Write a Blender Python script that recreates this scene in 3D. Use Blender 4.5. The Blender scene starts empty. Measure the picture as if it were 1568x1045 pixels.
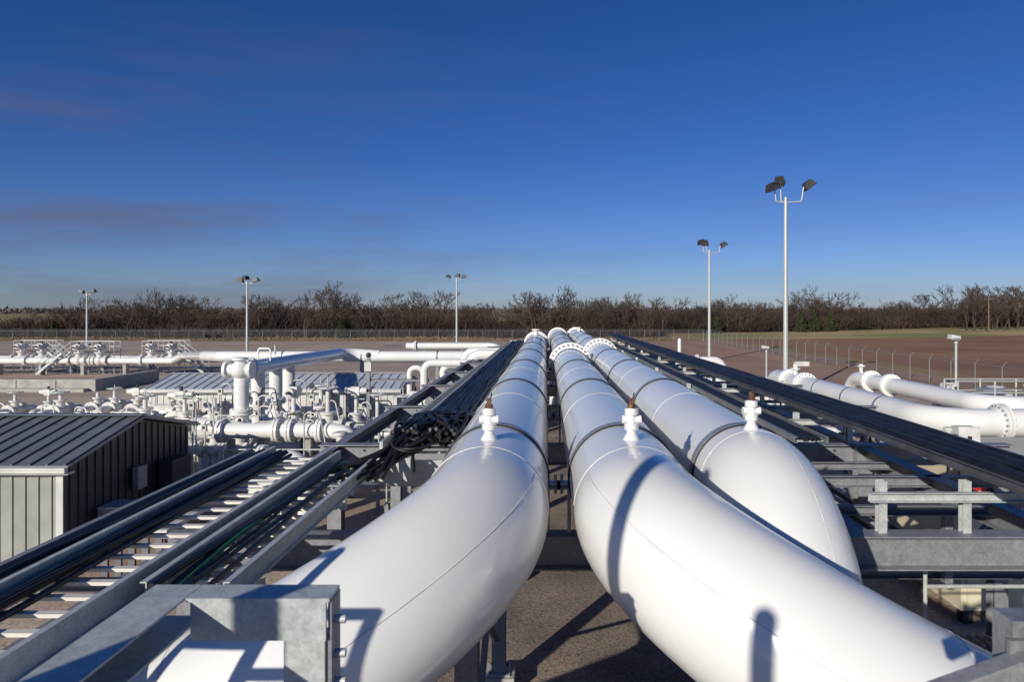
import bpy, math, random
import numpy as np
from mathutils import Vector, Matrix, Quaternion
random.seed(7)
rad=math.radians
HC=6.0
sc=bpy.context.scene
V=Vector

# ---------------------------------------------------------------- materials
def M(name,c1,c2=None,scale=3.0,rough=0.5,metal=0.0,bump=0.0,bscale=None,detail=6,coat=0.0,rvar=0.0,lo=0.35,hi=0.65):
    m=bpy.data.materials.new(name); m.use_nodes=True
    nt=m.node_tree; b=nt.nodes['Principled BSDF']
    b.inputs['Roughness'].default_value=rough; b.inputs['Metallic'].default_value=metal
    if coat: 
        b.inputs['Coat Weight'].default_value=coat; b.inputs['Coat Roughness'].default_value=0.06
    if c2 is None: c2=tuple(x*0.8 for x in c1)
    tc=nt.nodes.new('ShaderNodeTexCoord')
    n=nt.nodes.new('ShaderNodeTexNoise'); n.inputs['Scale'].default_value=scale; n.inputs['Detail'].default_value=detail
    nt.links.new(tc.outputs['Object'],n.inputs['Vector'])
    r=nt.nodes.new('ShaderNodeValToRGB'); r.color_ramp.elements[0].position=lo; r.color_ramp.elements[1].position=hi
    r.color_ramp.elements[0].color=(*c1,1); r.color_ramp.elements[1].color=(*c2,1)
    nt.links.new(n.outputs['Fac'],r.inputs['Fac']); nt.links.new(r.outputs['Color'],b.inputs['Base Color'])
    if rvar:
        mr=nt.nodes.new('ShaderNodeMapRange'); mr.inputs['To Min'].default_value=rough-rvar; mr.inputs['To Max'].default_value=rough+rvar
        nt.links.new(n.outputs['Fac'],mr.inputs['Value']); nt.links.new(mr.outputs['Result'],b.inputs['Roughness'])
    if bump:
        n2=nt.nodes.new('ShaderNodeTexNoise'); n2.inputs['Scale'].default_value=bscale or scale*4; n2.inputs['Detail'].default_value=8
        nt.links.new(tc.outputs['Object'],n2.inputs['Vector'])
        bp=nt.nodes.new('ShaderNodeBump'); bp.inputs['Strength'].default_value=bump; bp.inputs['Distance'].default_value=0.02
        nt.links.new(n2.outputs['Fac'],bp.inputs['Height']); nt.links.new(bp.outputs['Normal'],b.inputs['Normal'])
    return m
def galv(name,a,b_,rough=0.45,metal=0.2):
    m=bpy.data.materials.new(name); m.use_nodes=True
    nt=m.node_tree; b=nt.nodes['Principled BSDF']; b.inputs['Metallic'].default_value=metal
    tc=nt.nodes.new('ShaderNodeTexCoord')
    v=nt.nodes.new('ShaderNodeTexVoronoi'); v.inputs['Scale'].default_value=70
    n=nt.nodes.new('ShaderNodeTexNoise'); n.inputs['Scale'].default_value=9; n.inputs['Detail'].default_value=12; n.inputs['Roughness'].default_value=.75
    nt.links.new(tc.outputs['Object'],v.inputs['Vector']); nt.links.new(tc.outputs['Object'],n.inputs['Vector'])
    sp=nt.nodes.new('ShaderNodeSeparateColor');nt.links.new(v.outputs['Color'],sp.inputs['Color'])
    mx=nt.nodes.new('ShaderNodeMath'); mx.operation='MULTIPLY_ADD'; mx.inputs[1].default_value=0.2
    nt.links.new(sp.outputs['Red'],mx.inputs[0]); nt.links.new(n.outputs['Fac'],mx.inputs[2])
    r=nt.nodes.new('ShaderNodeValToRGB'); r.color_ramp.elements[0].position=0.35; r.color_ramp.elements[1].position=0.85
    r.color_ramp.elements[0].color=(*a,1); r.color_ramp.elements[1].color=(*b_,1)
    nt.links.new(mx.outputs[0],r.inputs['Fac']); nt.links.new(r.outputs['Color'],b.inputs['Base Color'])
    mr=nt.nodes.new('ShaderNodeMapRange'); mr.inputs['To Min'].default_value=rough-0.15; mr.inputs['To Max'].default_value=rough+0.2
    nt.links.new(n.outputs['Fac'],mr.inputs['Value']); nt.links.new(mr.outputs['Result'],b.inputs['Roughness'])
    return m
WHITE=M('white_paint',(0.80,0.80,0.785),(0.74,0.74,0.725),1.0,0.24,coat=0.4,bump=0.03,bscale=30,rvar=0.06,detail=9)
WHITE2=M('white_paint_weathered',(0.76,0.75,0.72),(0.57,0.56,0.53),4,0.36,bump=0.05,coat=.15)
GALV=galv('galvanized_steel',(0.36,0.38,0.38),(0.62,0.65,0.64))
GALVD=galv('weathered_galvanized_steel',(0.17,0.175,0.19),(0.32,0.33,0.35),0.5)
BAND=M('grey_clamp_steel',(0.24,0.26,0.30),(0.32,0.34,0.38),8,0.4,0.3)
DARK=M('dark_steel',(0.03,0.03,0.035),(0.06,0.06,0.065),5,0.5,0.3)
DSTEEL=M('dark_grey_tray_steel',(0.09,0.095,0.105),(0.15,0.155,0.17),3,0.5,0.4)  # even dark grey for one tray side rail
BLACK=M('black_cable_jacket',(0.007,0.007,0.009),(0.016,0.016,0.018),6,0.5)
GREEN=M('green_cable_jacket',(0.01,0.09,0.03),(0.02,0.15,0.05),6,0.4)
BRASS=M('brass_plug',(0.30,0.17,0.08),(0.10,0.06,0.04),20,0.4,0.6)
DROOF=M('charcoal_metal_roof',(0.15,0.16,0.18),(0.20,0.21,0.23),2,0.38,0.2,bump=0.03)
DWALL=M('shade_dark_metal_wall',(0.030,0.034,0.045),(0.045,0.05,0.062),2,0.45,0.1,bump=0.03)  # metal wall colour with the gable side's shade put in
LROOF=M('blue_grey_roof_panel',(0.50,0.53,0.58),(0.42,0.45,0.50),2,0.45,0.0)
LWALL=M('light_metal_wall_panel',(0.62,0.62,0.60),(0.5,0.5,0.48),1.5,0.5)
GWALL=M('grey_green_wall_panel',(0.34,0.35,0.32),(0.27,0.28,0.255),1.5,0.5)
CREAM=M('cream_painted_steel',(0.70,0.64,0.46),(0.62,0.56,0.40),2,0.45)
CONC=M('concrete',(0.42,0.41,0.38),(0.30,0.29,0.27),3,0.9,bump=0.3)
BROWNPANEL=M('brown_painted_panel',(0.16,0.11,0.08),(0.11,0.08,0.06),5,0.6)
RED=M('red_paint',(0.55,0.03,0.02),(0.4,0.02,0.02),5,0.5)
LENS=M('lamp_glass',(0.25,0.27,0.3),(0.2,0.2,0.22),5,0.15)
BARK=M('bare_twigs_bark',(0.045,0.034,0.028),(0.115,0.082,0.062),0.08,0.95)
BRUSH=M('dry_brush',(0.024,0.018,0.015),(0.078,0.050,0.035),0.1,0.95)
CEDAR=M('cedar_foliage',(0.02,0.03,0.012),(0.05,0.06,0.02),0.8,0.95)
WOOD=M('weathered_wood',(0.2,0.14,0.1),(0.13,0.09,0.07),4,0.9)

# ---------------------------------------------------------------- mesh builder
class MB:
    def __init__(s): s.v=[];s.f=[];s.m=[];s.sm=[];s.mats=[]
    def mi(s,mat):
        if mat not in s.mats: s.mats.append(mat)
        return s.mats.index(mat)
    def add(s,vs,fs,mat,smooth=False):
        o=len(s.v); s.v.extend([tuple(x) for x in vs]); k=s.mi(mat)
        for f in fs: s.f.append(tuple(i+o for i in f)); s.m.append(k); s.sm.append(smooth)
    def box(s,c,d,mat,rot=None,bev=0.0):
        hx,hy,hz=d[0]/2,d[1]/2,d[2]/2
        vs=[V((x,y,z)) for x in(-hx,hx) for y in(-hy,hy) for z in(-hz,hz)]
        if rot is not None: vs=[rot@v for v in vs]
        c=V(c); vs=[v+c for v in vs]
        s.add(vs,[(0,1,3,2),(4,6,7,5),(0,4,5,1),(2,3,7,6),(0,2,6,4),(1,5,7,3)],mat)
    def bb(s,x0,x1,y0,y1,z0,z1,mat): s.box(((x0+x1)/2,(y0+y1)/2,(z0+z1)/2),(abs(x1-x0),abs(y1-y0),abs(z1-z0)),mat)
    def beam(s,p0,p1,w,h,mat,up=(0,0,1),kind='box'):
        p0=V(p0);p1=V(p1);d=(p1-p0);L=d.length;d.normalize();u=V(up)
        if abs(d.dot(u))>0.98:u=V((0,1,0))
        x=d.cross(u).normalized();z=x.cross(d).normalized()
        R=Matrix((x,d,z)).transposed();c=(p0+p1)/2
        def bx(ox,oz,ww,hh,e=0): s.box(c+x*ox+z*oz,(ww,L-e,hh),mat,R)
        t=max(0.008,min(w,h)*0.07)
        if kind=='box': bx(0,0,w,h)
        elif kind=='I': bx(0,h/2-t/2,w,t);bx(0,-h/2+t/2,w,t);bx(0,0,t,h-2*t,0.004)
        elif kind=='C': bx(0,h/2-t/2,w,t);bx(0,-h/2+t/2,w,t);bx(-w/2+t/2,0,t,h-2*t,0.004)
        elif kind=='C2': bx(0,h/2-t/2,w,t);bx(0,-h/2+t/2,w,t);bx(w/2-t/2,0,t,h-2*t,0.004)
        elif kind=='L': bx(0,h/2-t/2,w,t);bx(-w/2+t/2,-t/2,t,h-t,0.004)
    def tube(s,pts,r,mat,n=16,caps=True,radii=None):
        pts=[V(p) for p in pts]; k=len(pts)
        tan=[]
        for i in range(k):
            a=pts[max(i-1,0)];b=pts[min(i+1,k-1)]
            tan.append((b-a).normalized())
        t0=tan[0];u=V((0,0,1)) if abs(t0.z)<0.9 else V((0,1,0))
        nx=t0.cross(u).normalized();vs=[];rings=[]
        for i in range(k):
            if i>0:
                q=tan[i-1].rotation_difference(tan[i]);nx=q@nx
            nx=(nx-tan[i]*nx.dot(tan[i])).normalized();ny=tan[i].cross(nx)
            rr=radii[i] if radii else r
            ring=[pts[i]+nx*rr*math.cos(2*math.pi*j/n)+ny*rr*math.sin(2*math.pi*j/n) for j in range(n)]
            vs+=ring;rings.append(ring)
        fs=[]
        for i in range(k-1):
            for j in range(n):
                a=i*n+j;b=i*n+(j+1)%n;fs.append((a,b,b+n,a+n))
        s.add(vs,fs,mat,True)
        if caps:
            s.add(rings[0],[tuple(reversed(range(n)))],mat);s.add(rings[-1],[tuple(range(n))],mat)
    def cyl(s,p0,p1,r,mat,n=16,r1=None,caps=True): s.tube([p0,p1],r,mat,n,caps,radii=[r,r if r1 is None else r1])
    def ring(s,c,ax,R,r,mat,n=40,k=6):
        c=V(c);ax=V(ax).normalized();u=V((0,0,1)) if abs(ax.z)<0.9 else V((0,1,0))
        a=ax.cross(u).normalized();b=ax.cross(a);vs=[];fs=[]
        for i in range(n):
            t=2*math.pi*i/n;e=a*math.cos(t)+b*math.sin(t)
            for j in range(k):
                q=2*math.pi*j/k;vs.append(c+e*(R+r*math.cos(q))+ax*r*math.sin(q))
        for i in range(n):
            for j in range(k):
                fs.append((i*k+j,((i+1)%n)*k+j,((i+1)%n)*k+(j+1)%k,i*k+(j+1)%k))
        s.add(vs,fs,mat,True)
    def disc(s,c,ax,r,t,mat,n=24):
        c=V(c);ax=V(ax).normalized();s.cyl(c-ax*t/2,c+ax*t/2,r,mat,n)
    def ball(s,c,r,mat,n=14,sc_=(1,1,1)):
        c=V(c);vs=[];fs=[];m=n//2
        for i in range(m+1):
            th=math.pi*i/m
            for j in range(n):
                ph=2*math.pi*j/n;vs.append(c+V((r*sc_[0]*math.sin(th)*math.cos(ph),r*sc_[1]*math.sin(th)*math.sin(ph),r*sc_[2]*math.cos(th))))
        for i in range(m):
            for j in range(n): fs.append((i*n+j,i*n+(j+1)%n,(i+1)*n+(j+1)%n,(i+1)*n+j))
        s.add(vs,fs,mat,True)
    def flange(s,c,ax,r,mat,t=0.07,n=28,nb=20,R=None,gap=0.03,bm=None):
        c=V(c);ax=V(ax).normalized();R=R or r*1.32
        s.disc(c-ax*(t/2+gap/2),ax,R,t,mat,n);s.disc(c+ax*(t/2+gap/2),ax,R,t,mat,n);s.disc(c,ax,R*0.86,gap,mat,n)
        u=V((0,0,1)) if abs(ax.z)<0.9 else V((0,1,0));a=ax.cross(u).normalized();b=ax.cross(a);br=R*0.045
        for i in range(nb):
            e=a*math.cos(2*math.pi*i/nb)+b*math.sin(2*math.pi*i/nb)
            p=c+e*(r+(R-r)*0.55);s.cyl(p-ax*(t*1.55+gap/2),p+ax*(t*1.55+gap/2),br,bm or mat,6)
    def obj(s,name,parent=None):
        me=bpy.data.meshes.new(name);me.from_pydata(s.v,[],s.f)
        for m in s.mats: me.materials.append(m)
        me.polygons.foreach_set('material_index',s.m);me.polygons.foreach_set('use_smooth',s.sm);me.update()
        o=bpy.data.objects.new(name,me);sc.collection.objects.link(o)
        if parent:o.parent=parent
        return o
def fillet(pts,R,seg=14):
    pts=[V(p) for p in pts];out=[pts[0]]
    for i in range(1,len(pts)-1):
        a=(pts[i-1]-pts[i]);b=(pts[i+1]-pts[i]);la,lb=a.length,b.length;a.normalize();b.normalize()
        ang=a.angle(b);th=math.pi-ang
        if th<0.02: out.append(pts[i]);continue
        T=min(R*math.tan(th/2),la*0.49 if i>1 else la*0.95,lb*0.49 if i<len(pts)-2 else lb*0.95);Rr=T/math.tan(th/2)
        s0=pts[i]+a*T;c=pts[i]+(a+b).normalized()*(Rr/math.cos(th/2))
        v0=s0-c;ax=v0.cross(pts[i]+b*T-c).normalized()
        for k in range(seg+1): out.append(c+Quaternion(ax,th*k/seg)@v0)
    out.append(pts[-1]);return out

# ---------------------------------------------------------------- ground
def sm_(v,a,b): 
    t=np.clip((v-a)/(b-a),0,1);return t*t*(3-2*t)
def heightf(x,y):
    x=np.asarray(x,dtype=float);y=np.asarray(y,dtype=float)
    return sm_(y,260,760)*(5.0+0.8*np.sin(x*0.004)+0.5*np.sin(x*0.011+1))+sm_(x,44,150)*sm_(y,70,190)*1.9*(1-sm_(y,230,500))
xs=[-4000,-2500,-1600]+list(range(-1200,0,60))+list(range(0,361,20))+list(range(420,1201,60))+[1600,2500,4000]
ys=[-400,-100]+list(range(0,241,15))+list(range(280,1000,40))+[1200,1600,2400,5000]
nx=len(xs)
vs=[(x,y,float(heightf(x,y))) for y in ys for x in xs]
fs=[(j*nx+i,j*nx+i+1,(j+1)*nx+i+1,(j+1)*nx+i) for j in range(len(ys)-1) for i in range(nx-1)]
GRASS=M('dry_grass_ground',(0.34,0.22,0.095),(0.20,0.15,0.065),0.02,0.95,bump=0.4,bscale=1.0)
g=MB();g.add(vs,fs,GRASS,True);g.obj('ground')
def sheet(name,pts,z,mat):
    b=MB();b.add([(x,y,z) for x,y in pts],[tuple(range(len(pts)))],mat);return b.obj(name)
def drape(name,x0,x1,y0,y1,dz,mat):
    X=[x for x in xs if x0<=x<=x1];Y=[y for y in ys if y0<=y<=y1];n=len(X);b=MB()
    b.add([(x,y,float(heightf(x,y))+dz) for y in Y for x in X],[(j*n+i,j*n+i+1,(j+1)*n+i+1,(j+1)*n+i) for j in range(len(Y)-1) for i in range(n-1)],mat,True);b.obj(name)
def speck(m,sc_,fac,sat):
    nt=m.node_tree;b=nt.nodes['Principled BSDF']
    tc=nt.nodes.new('ShaderNodeTexCoord');vo=nt.nodes.new('ShaderNodeTexVoronoi');vo.inputs['Scale'].default_value=sc_
    nt.links.new(tc.outputs['Object'],vo.inputs['Vector'])
    hs=nt.nodes.new('ShaderNodeHueSaturation');hs.inputs['Saturation'].default_value=sat
    nt.links.new(vo.outputs['Color'],hs.inputs['Color'])
    mx=nt.nodes.new('ShaderNodeMix');mx.data_type='RGBA';mx.blend_type='OVERLAY';mx.inputs['Factor'].default_value=fac
    src=b.inputs['Base Color'].links[0].from_socket
    nt.links.new(src,mx.inputs['A']);nt.links.new(hs.outputs['Color'],mx.inputs['B'])
    nt.links.new(mx.outputs['Result'],b.inputs['Base Color'])
def tracks(m,sc_,dirx,strength,dark):
    # broad wheel-track / furrow variation
    nt=m.node_tree;b=nt.nodes['Principled BSDF'];tc=nt.nodes.new('ShaderNodeTexCoord')
    mp=nt.nodes.new('ShaderNodeMapping');mp.inputs['Scale'].default_value=(sc_,sc_*.12,1) if dirx else (sc_*.12,sc_,1)
    nt.links.new(tc.outputs['Object'],mp.inputs['Vector']);n=nt.nodes.new('ShaderNodeTexNoise');n.inputs['Scale'].default_value=1;n.inputs['Detail'].default_value=7;n.inputs['Distortion'].default_value=.4
    nt.links.new(mp.outputs['Vector'],n.inputs['Vector']);mr=nt.nodes.new('ShaderNodeMapRange');mr.inputs['From Min'].default_value=.42;mr.inputs['From Max'].default_value=.62;mr.inputs['To Max'].default_value=strength
    nt.links.new(n.outputs['Fac'],mr.inputs['Value']);mx=nt.nodes.new('ShaderNodeMix');mx.data_type='RGBA'
    src=b.inputs['Base Color'].links[0].from_socket;nt.links.new(mr.outputs['Result'],mx.inputs['Factor']);nt.links.new(src,mx.inputs['A']);mx.inputs['B'].default_value=(*dark,1);nt.links.new(mx.outputs['Result'],b.inputs['Base Color'])
GRAVEL=M('gravel',(0.42,0.33,0.255),(0.29,0.228,0.175),0.12,0.95,bump=0.6,bscale=9,detail=12)
speck(GRAVEL,26,.6,.12);tracks(GRAVEL,.35,False,.45,(.22,.17,.13))
sheet('gravel_yard',[(-170,-60),(32,-60),(32,140),(-170,140)],0.004,GRAVEL)
PAD=M('shade_toned_stone',(0.24,0.19,0.15),(0.13,0.105,0.088),0.5,0.95,bump=0.8,bscale=12,detail=12)  # ground stone; shade beneath the rack is mixed into its dark colour
speck(PAD,30,.7,.15)
sheet('shade_toned_stone_pad',[(-4.2,-6),(6.5,-6),(6.5,46),(-4.2,46)],0.008,PAD)
RDIRT=M('red_dirt',(0.38,0.22,0.14),(0.30,0.18,0.12),0.15,0.95,bump=0.5,bscale=4)
tracks(RDIRT,.2,True,.4,(.42,.30,.21))
sheet('dirt_patch',[(18,58),(31.9,50),(31.9,139),(4,139),(6,90)],0.008,RDIRT)
FIELD=M('plowed_soil',(0.23,0.10,0.045),(0.33,0.16,0.075),0.05,0.95,bump=0.8,bscale=1.2,detail=10)
tracks(FIELD,.12,False,.5,(.30,.19,.10))
drape('plowed_field',40,360,30,150,.012,FIELD)
GF=M('winter_wheat_strip',(0.22,0.22,0.07),(0.46,0.33,0.15),0.035,0.95,bump=0.4,bscale=1.5,lo=.42,hi=.58)
drape('grass_strip',40,360,150,195,.014,GF)
ROAD=M('dirt_road_soil',(0.42,0.28,0.19),(0.34,0.22,0.15),0.3,0.95,bump=0.4)
sheet('dirt_road',[(32.6,30),(36.6,30),(36.6,148),(32.6,148)],0.008,ROAD)

# ---------------------------------------------------------------- main pipelines
AX=HC-1.57
bandsY=[6.5+4.4*i for i in range(9)]
def big_pipe(x,pathpts,R,flY,fitY,endY,wy):
    b=MB();path=fillet(pathpts,R,32)
    b.tube(path,0.5,WHITE,72)
    for y in bandsY:
        if y>endY:continue
        b.tube([(x,y-0.055,AX),(x,y+0.055,AX)],0.513,BAND,64,caps=True)
        b.ring((x,y-0.09,AX),(0,1,0),0.508,0.008,BLACK,48,5)
        for sx in(-1,1):
            b.box((x+sx*0.55,y,AX-0.06),(0.13,0.12,0.02),BAND);b.box((x+sx*0.55,y,AX-0.1),(0.13,0.12,0.02),BAND)
            b.cyl((x+sx*0.57,y,AX-0.16),(x+sx*0.57,y,AX+0.02),0.015,GALV,6)
            b.box((x+sx*0.5,y,AX-0.3),(0.03,0.14,0.42),BAND)
        b.box((x,y,AX-0.51),(0.8,0.2,0.06),BAND)
    for y in flY: b.flange((x,y,AX),(0,1,0),0.5,WHITE,t=0.1,n=48,nb=26,R=0.65,bm=BAND)
    for y in wy: b.ring((x,y,AX),(0,1,0),0.4985,0.006,WHITE2,64,5)
    b.flange((x,endY,AX),(0,1,0),0.5,WHITE,t=0.1,n=40,nb=24,R=0.62)
    z=AX+0.49
    b.cyl((x,fitY,z-0.02),(x,fitY,z+0.05),0.085,WHITE,20,r1=0.05)
    b.cyl((x,fitY,z+0.05),(x,fitY,z+0.27),0.042,WHITE,16)
    b.cyl((x,fitY,z+0.09),(x,fitY,z+0.14),0.062,WHITE,8)
    b.cyl((x,fitY,z+0.215),(x,fitY,z+0.265),0.06,WHITE,8)
    b.cyl((x-0.08,fitY,z+0.175),(x+0.08,fitY,z+0.175),0.036,WHITE,10)
    b.cyl((x,fitY,z+0.27),(x,fitY,z+0.30),0.034,BRASS,8)
    b.box((x,fitY,z+0.325),(0.04,0.04,0.05),BRASS)
    b.tube([(x,fitY,z+0.33),(x+0.02,fitY,z+0.37),(x+0.02,fitY,z+0.40)],0.006,BLACK,6)
    return b,path
ROLL=rad(27);S0=5.3;RB=1.5
def elbow_seam(b,x,sx,off):
    cen=V((x+sx*RB*math.cos(ROLL),S0,AX-RB*math.sin(ROLL)));e=V((sx*math.cos(ROLL),0,-math.sin(ROLL)));f=V((0,-1,0));n=e.cross(f).normalized()
    if n.z<0:n=-n
    pts=[]
    for i in range(33):
        t=i/32*math.pi/2
        r_=-e*math.cos(t)+f*math.sin(t)
        pts.append(cen+r_*(RB+0.499*math.cos(off))+n*0.499*math.sin(off))
    last=pts[-1];pts+= [last+e*1.2,last+e*2.4]
    b.tube(pts,0.005,WHITE2,5)
for x,sx,end,fl in((-0.48,-1,34,[]),(0.72,1,42,[20.6])):
    cy=S0-RB
    o1=V((x+sx*5.2*math.cos(ROLL),cy,AX-5.2*math.sin(ROLL)))
    b,p=big_pipe(x,[(x,end,AX),(x,cy,AX),o1,(o1.x+sx*.3,cy,0)],RB,fl,5.75,end,[5.42,9.0,13.2,17.4,22.8,30.5])
    d=V((sx*math.cos(ROLL),0,-math.sin(ROLL)))
    for L in(RB,3.4):b.ring(V((x,cy,AX))+d*L,d,.4985,.005,WHITE2,64,5)
    elbow_seam(b,x,sx,rad(12))
    b.obj('gas_pipeline')
b,p=big_pipe(1.88,[(1.88,43,AX),(1.88,5.05,AX),(1.88,5.05,0.0)],1.1,[24.0],6.25,43,[6.15,9.0,13.2,17.4,30.5])
b.tube([(2.06,6.15-1.565*math.sin(t),AX-1.1+1.565*math.cos(t)) for t in [i*1.5/14 for i in range(15)]],0.005,WHITE2,5)
b.obj('gas_pipeline')
b=MB()
b.tube(fillet([(-0.48,34.1,AX),(-0.48,36.5,AX),(-0.48,36.5,0)],1.0),0.5,WHITE,32)
b.tube(fillet([(0.72,42.2,AX),(0.72,44.5,AX),(0.72,44.5,0)],1.0),0.5,WHITE,32)
b.tube(fillet([(1.88,43.2,AX),(1.88,45.5,AX),(1.88,45.5,0)],1.0),0.5,WHITE,32)
b.cyl((-0.48,32.6,AX+0.3),(-0.48,32.6,AX+0.72),0.12,WHITE2);b.disc((-0.48,32.6,AX+.72),(0,0,1),.2,.07,WHITE2)
b.cyl((1.88,39,AX+0.3),(1.88,39,AX+0.7),0.12,WHITE2)
b.obj('pipeline_riser_bend')

# ---------------------------------------------------------------- pipe rack
b=MB();RT=AX-0.54
for i,y in enumerate(bandsY):
    xr=7.4 if i in(1,2,3) else 5.4
    b.beam((-3.6,y,RT-0.16),(xr,y,RT-0.16),0.22,0.32,GALVD,kind='I')
    for x in(-3.35,-0.75,5.05)+((7.2,) if xr>6 else ()):
        b.beam((x,y,RT-0.325),(x,y,0.25),0.22,0.22,GALVD,kind='I')
        b.box((x,y,0.13),(0.5,0.5,0.26),CONC);b.box((x,y,0.27),(0.36,0.36,0.02),GALV)
        for s_ in(-1,1):
            for q in(-1,1): b.cyl((x+s_*.13,y+q*.13,.27),(x+s_*.13,y+q*.13,.32),.015,DARK,6)
    for s_ in(-1,1):
        if i<8:b.beam((5.05,y+s_*0.12,RT-1.1),(5.05,y+s_*0.9,RT-0.35),0.07,0.07,GALVD,kind='L')
    for x in(3.2,4.0,4.85): b.beam((x,y+0.02,RT+0.003),(x,y+0.02,RT+0.5),0.08,0.08,GALV,kind='C')
    b.beam((3.05,y-0.06,RT+0.36),(5.15,y-0.06,RT+0.36),0.06,0.09,GALV,kind='C')
    b.box((5.05,y,RT-.17),(.30,.26,.36),GALVD)
    for x in(-2.9,2.75,4.6):
        for z in(RT-.1,RT-.22): b.cyl((x,y-.03,z),(x,y+.03,z),.018,DARK,6)
b.beam((5.05,7,RT-0.16),(5.05,42,RT-0.16),0.2,0.26,GALVD,kind='I')
b.beam((5.05,2,RT-0.16),(5.05,6.35,RT-0.16),0.2,0.26,GALVD,kind='I')
b.beam((3.1,6.7,RT-0.16),(3.1,42,RT-0.16),0.16,0.22,GALVD,kind='C')
b.beam((-3.35,3,RT-0.14),(-3.35,42,RT-0.14),0.16,0.24,GALVD,kind='C')
b.beam((6.0,2,RT+0.02),(6.0,42,RT+0.02),0.12,0.16,GALVD,kind='C')
b.beam((7.2,6,RT-.2),(7.2,22,RT-.2),0.14,0.2,GALVD,kind='I')
for k in range(19):
    y=7.6+k*2.2
    b.beam((3.18,y,RT-0.1),(4.95,y,RT-0.1),0.08,0.1,GALVD,kind='C')
    b.beam((5.15,y,RT-0.05),(5.94,y,RT-0.05),0.06,0.08,GALVD,kind='L')
b.beam((5.05,8.6,RT-1.3),(5.05,8.6,RT-.35),.1,.1,GALVD)
b.beam((3.1,8.7,RT-1.2),(7.2,8.7,RT-1.2),.12,.16,GALVD,kind='C')
b.beam((3.1,8.9,RT-.1),(7.2,8.9,RT-.1),.1,.14,GALVD,kind='C')
b.beam((5.2,8.7,RT-1.1),(6.0,8.7,RT-.2),.07,.07,GALVD,kind='L');b.beam((4.9,8.7,RT-1.1),(4.1,8.7,RT-.2),.07,.07,GALVD,kind='L')
b.beam((-3.3,6.6,0.6),(-0.85,6.6,RT-0.5),0.09,0.09,GALVD,kind='L')
b.beam((-0.75,6.7,0.8),(-0.75,10.7,RT-.6),0.08,0.08,GALVD,kind='L')
b.beam((-0.75,6.7,RT-.6),(-0.75,10.7,0.8),0.08,0.08,GALVD,kind='L')
for i in range(5): # conduits strapped below the right-hand rack
    b.tube(fillet([(3.5+i*.14,6.8,RT-.42),(3.5+i*.14,30,RT-.42),(3.5+i*.14,30,0)],.3,6),.03,GALV if i%2 else DARK,8)
for (x,y) in((5.6,8.2),(6.4,9.8),(5.7,12.0)):
    b.tube(fillet([(x,y,RT),(x,y,RT-.8),(x+.35,y,RT-1.0),(x+.6,y,RT-.2)],.25,8),.022,BLACK,8)
b.obj('pipe_rack')

# ---------------------------------------------------------------- cable trays
TZ=HC-1.6
def wavy(b,x0,y0,y1,z,amp,r,mat,step=0.45,mess=0.0):
    ph=random.random()*6;pts=[];y=y0;k=random.uniform(0.5,1.1)
    while y<=y1:
        mm=mess*math.exp(-((y-8.6)/1.3)**2)
        pts.append((x0+amp*math.sin(y*k+ph)+random.uniform(-1,1)*(0.012+mm*0.35),y,z+amp*0.3*math.sin(y*1.7*k+ph)+random.uniform(0,1)*(0.01+mm*0.3)));y+=step
    for _ in range(2):
        q=[V(pts[0])]
        for i in range(len(pts)-1):
            A=V(pts[i]);B=V(pts[i+1]);q+= [A*0.75+B*0.25,A*0.25+B*0.75]
        q.append(V(pts[-1]));pts=q
    b.tube(pts,r,mat,6,caps=True)
def tray(x0,x1,y0,y1,z,rh,rung,cables,mess=0,rmat=GALV,cr=0.018,rungmat=None,amp=0.04,gs=None,green=.0):
    b=MB()
    b.beam((x0,y0,z),(x0,y1,z),0.04,rh,rmat,kind='C2');b.beam((x1,y0,z),(x1,y1,z),0.04,rh,rmat,kind='C')
    y=y0+0.1
    while y<y1: b.box(((x0+x1)/2,y,z-rh*0.32),(x1-x0-0.045,0.05,0.022),rungmat or rmat);y+=rung
    for (cx,cz,n) in cables:
        for i in range(n):
            off=random.uniform(-.29,.29) if gs else random.gauss(0,.035)
            wavy(b,cx+off,y0,y1,z-rh*0.32+0.03+cz+random.random()*(.11 if gs else .06),amp,cr*random.uniform(0.8,1.25),BLACK if random.random()>=green else GREEN,mess=mess)
    return b
RUNG=M('pale_tray_rung',(0.78,0.75,0.68),(0.66,0.63,0.57),5,0.5,0.0)
b=tray(-3.22,-2.52,2.2,8.1,TZ-0.08,0.17,0.23,[(-3.12,0,6),(-3.02,0.0,3)],rungmat=RUNG,amp=0.02)
for i in range(14): wavy(b,-3.31-random.random()*0.14,2.2,8.1,TZ-0.14+random.random()*0.13,0.03,0.018,BLACK)
for y in (2.4+k*1.1 for k in range(6)): b.bb(-3.52,-3.24,y,y+.04,TZ-.2,TZ-.18,GALV)
b.beam((-3.5,2.2,TZ-0.1),(-3.5,8.1,TZ-0.1),0.05,0.16,GALVD,kind='C2')
b.obj('cable_tray')
b=tray(-2.42,-1.92,4.1,8.0,TZ-0.1,0.15,0.23,[(-2.28,0,5),(-2.1,0,1)],rungmat=RUNG,amp=.05,green=.10)
b.obj('cable_tray')
b=tray(-1.80,-1.08,8.0,36,TZ-0.02,0.15,0.3,[(-1.44,0.02,84)],mess=0.7,cr=0.022,amp=0.04,gs=True)
for i in range(22):
    x=random.uniform(-1.65,-1.15);z=TZ+random.uniform(0,0.12)
    pts=fillet([(random.uniform(-2.3,-1.4),6.9+random.random()*0.7,TZ-0.12),(x-0.2,7.7,z),(x,8.4,z+0.14),(x+random.uniform(-.2,.2),9.6,z)],0.4,6)
    b.tube(pts,0.019,BLACK,6)
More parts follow.
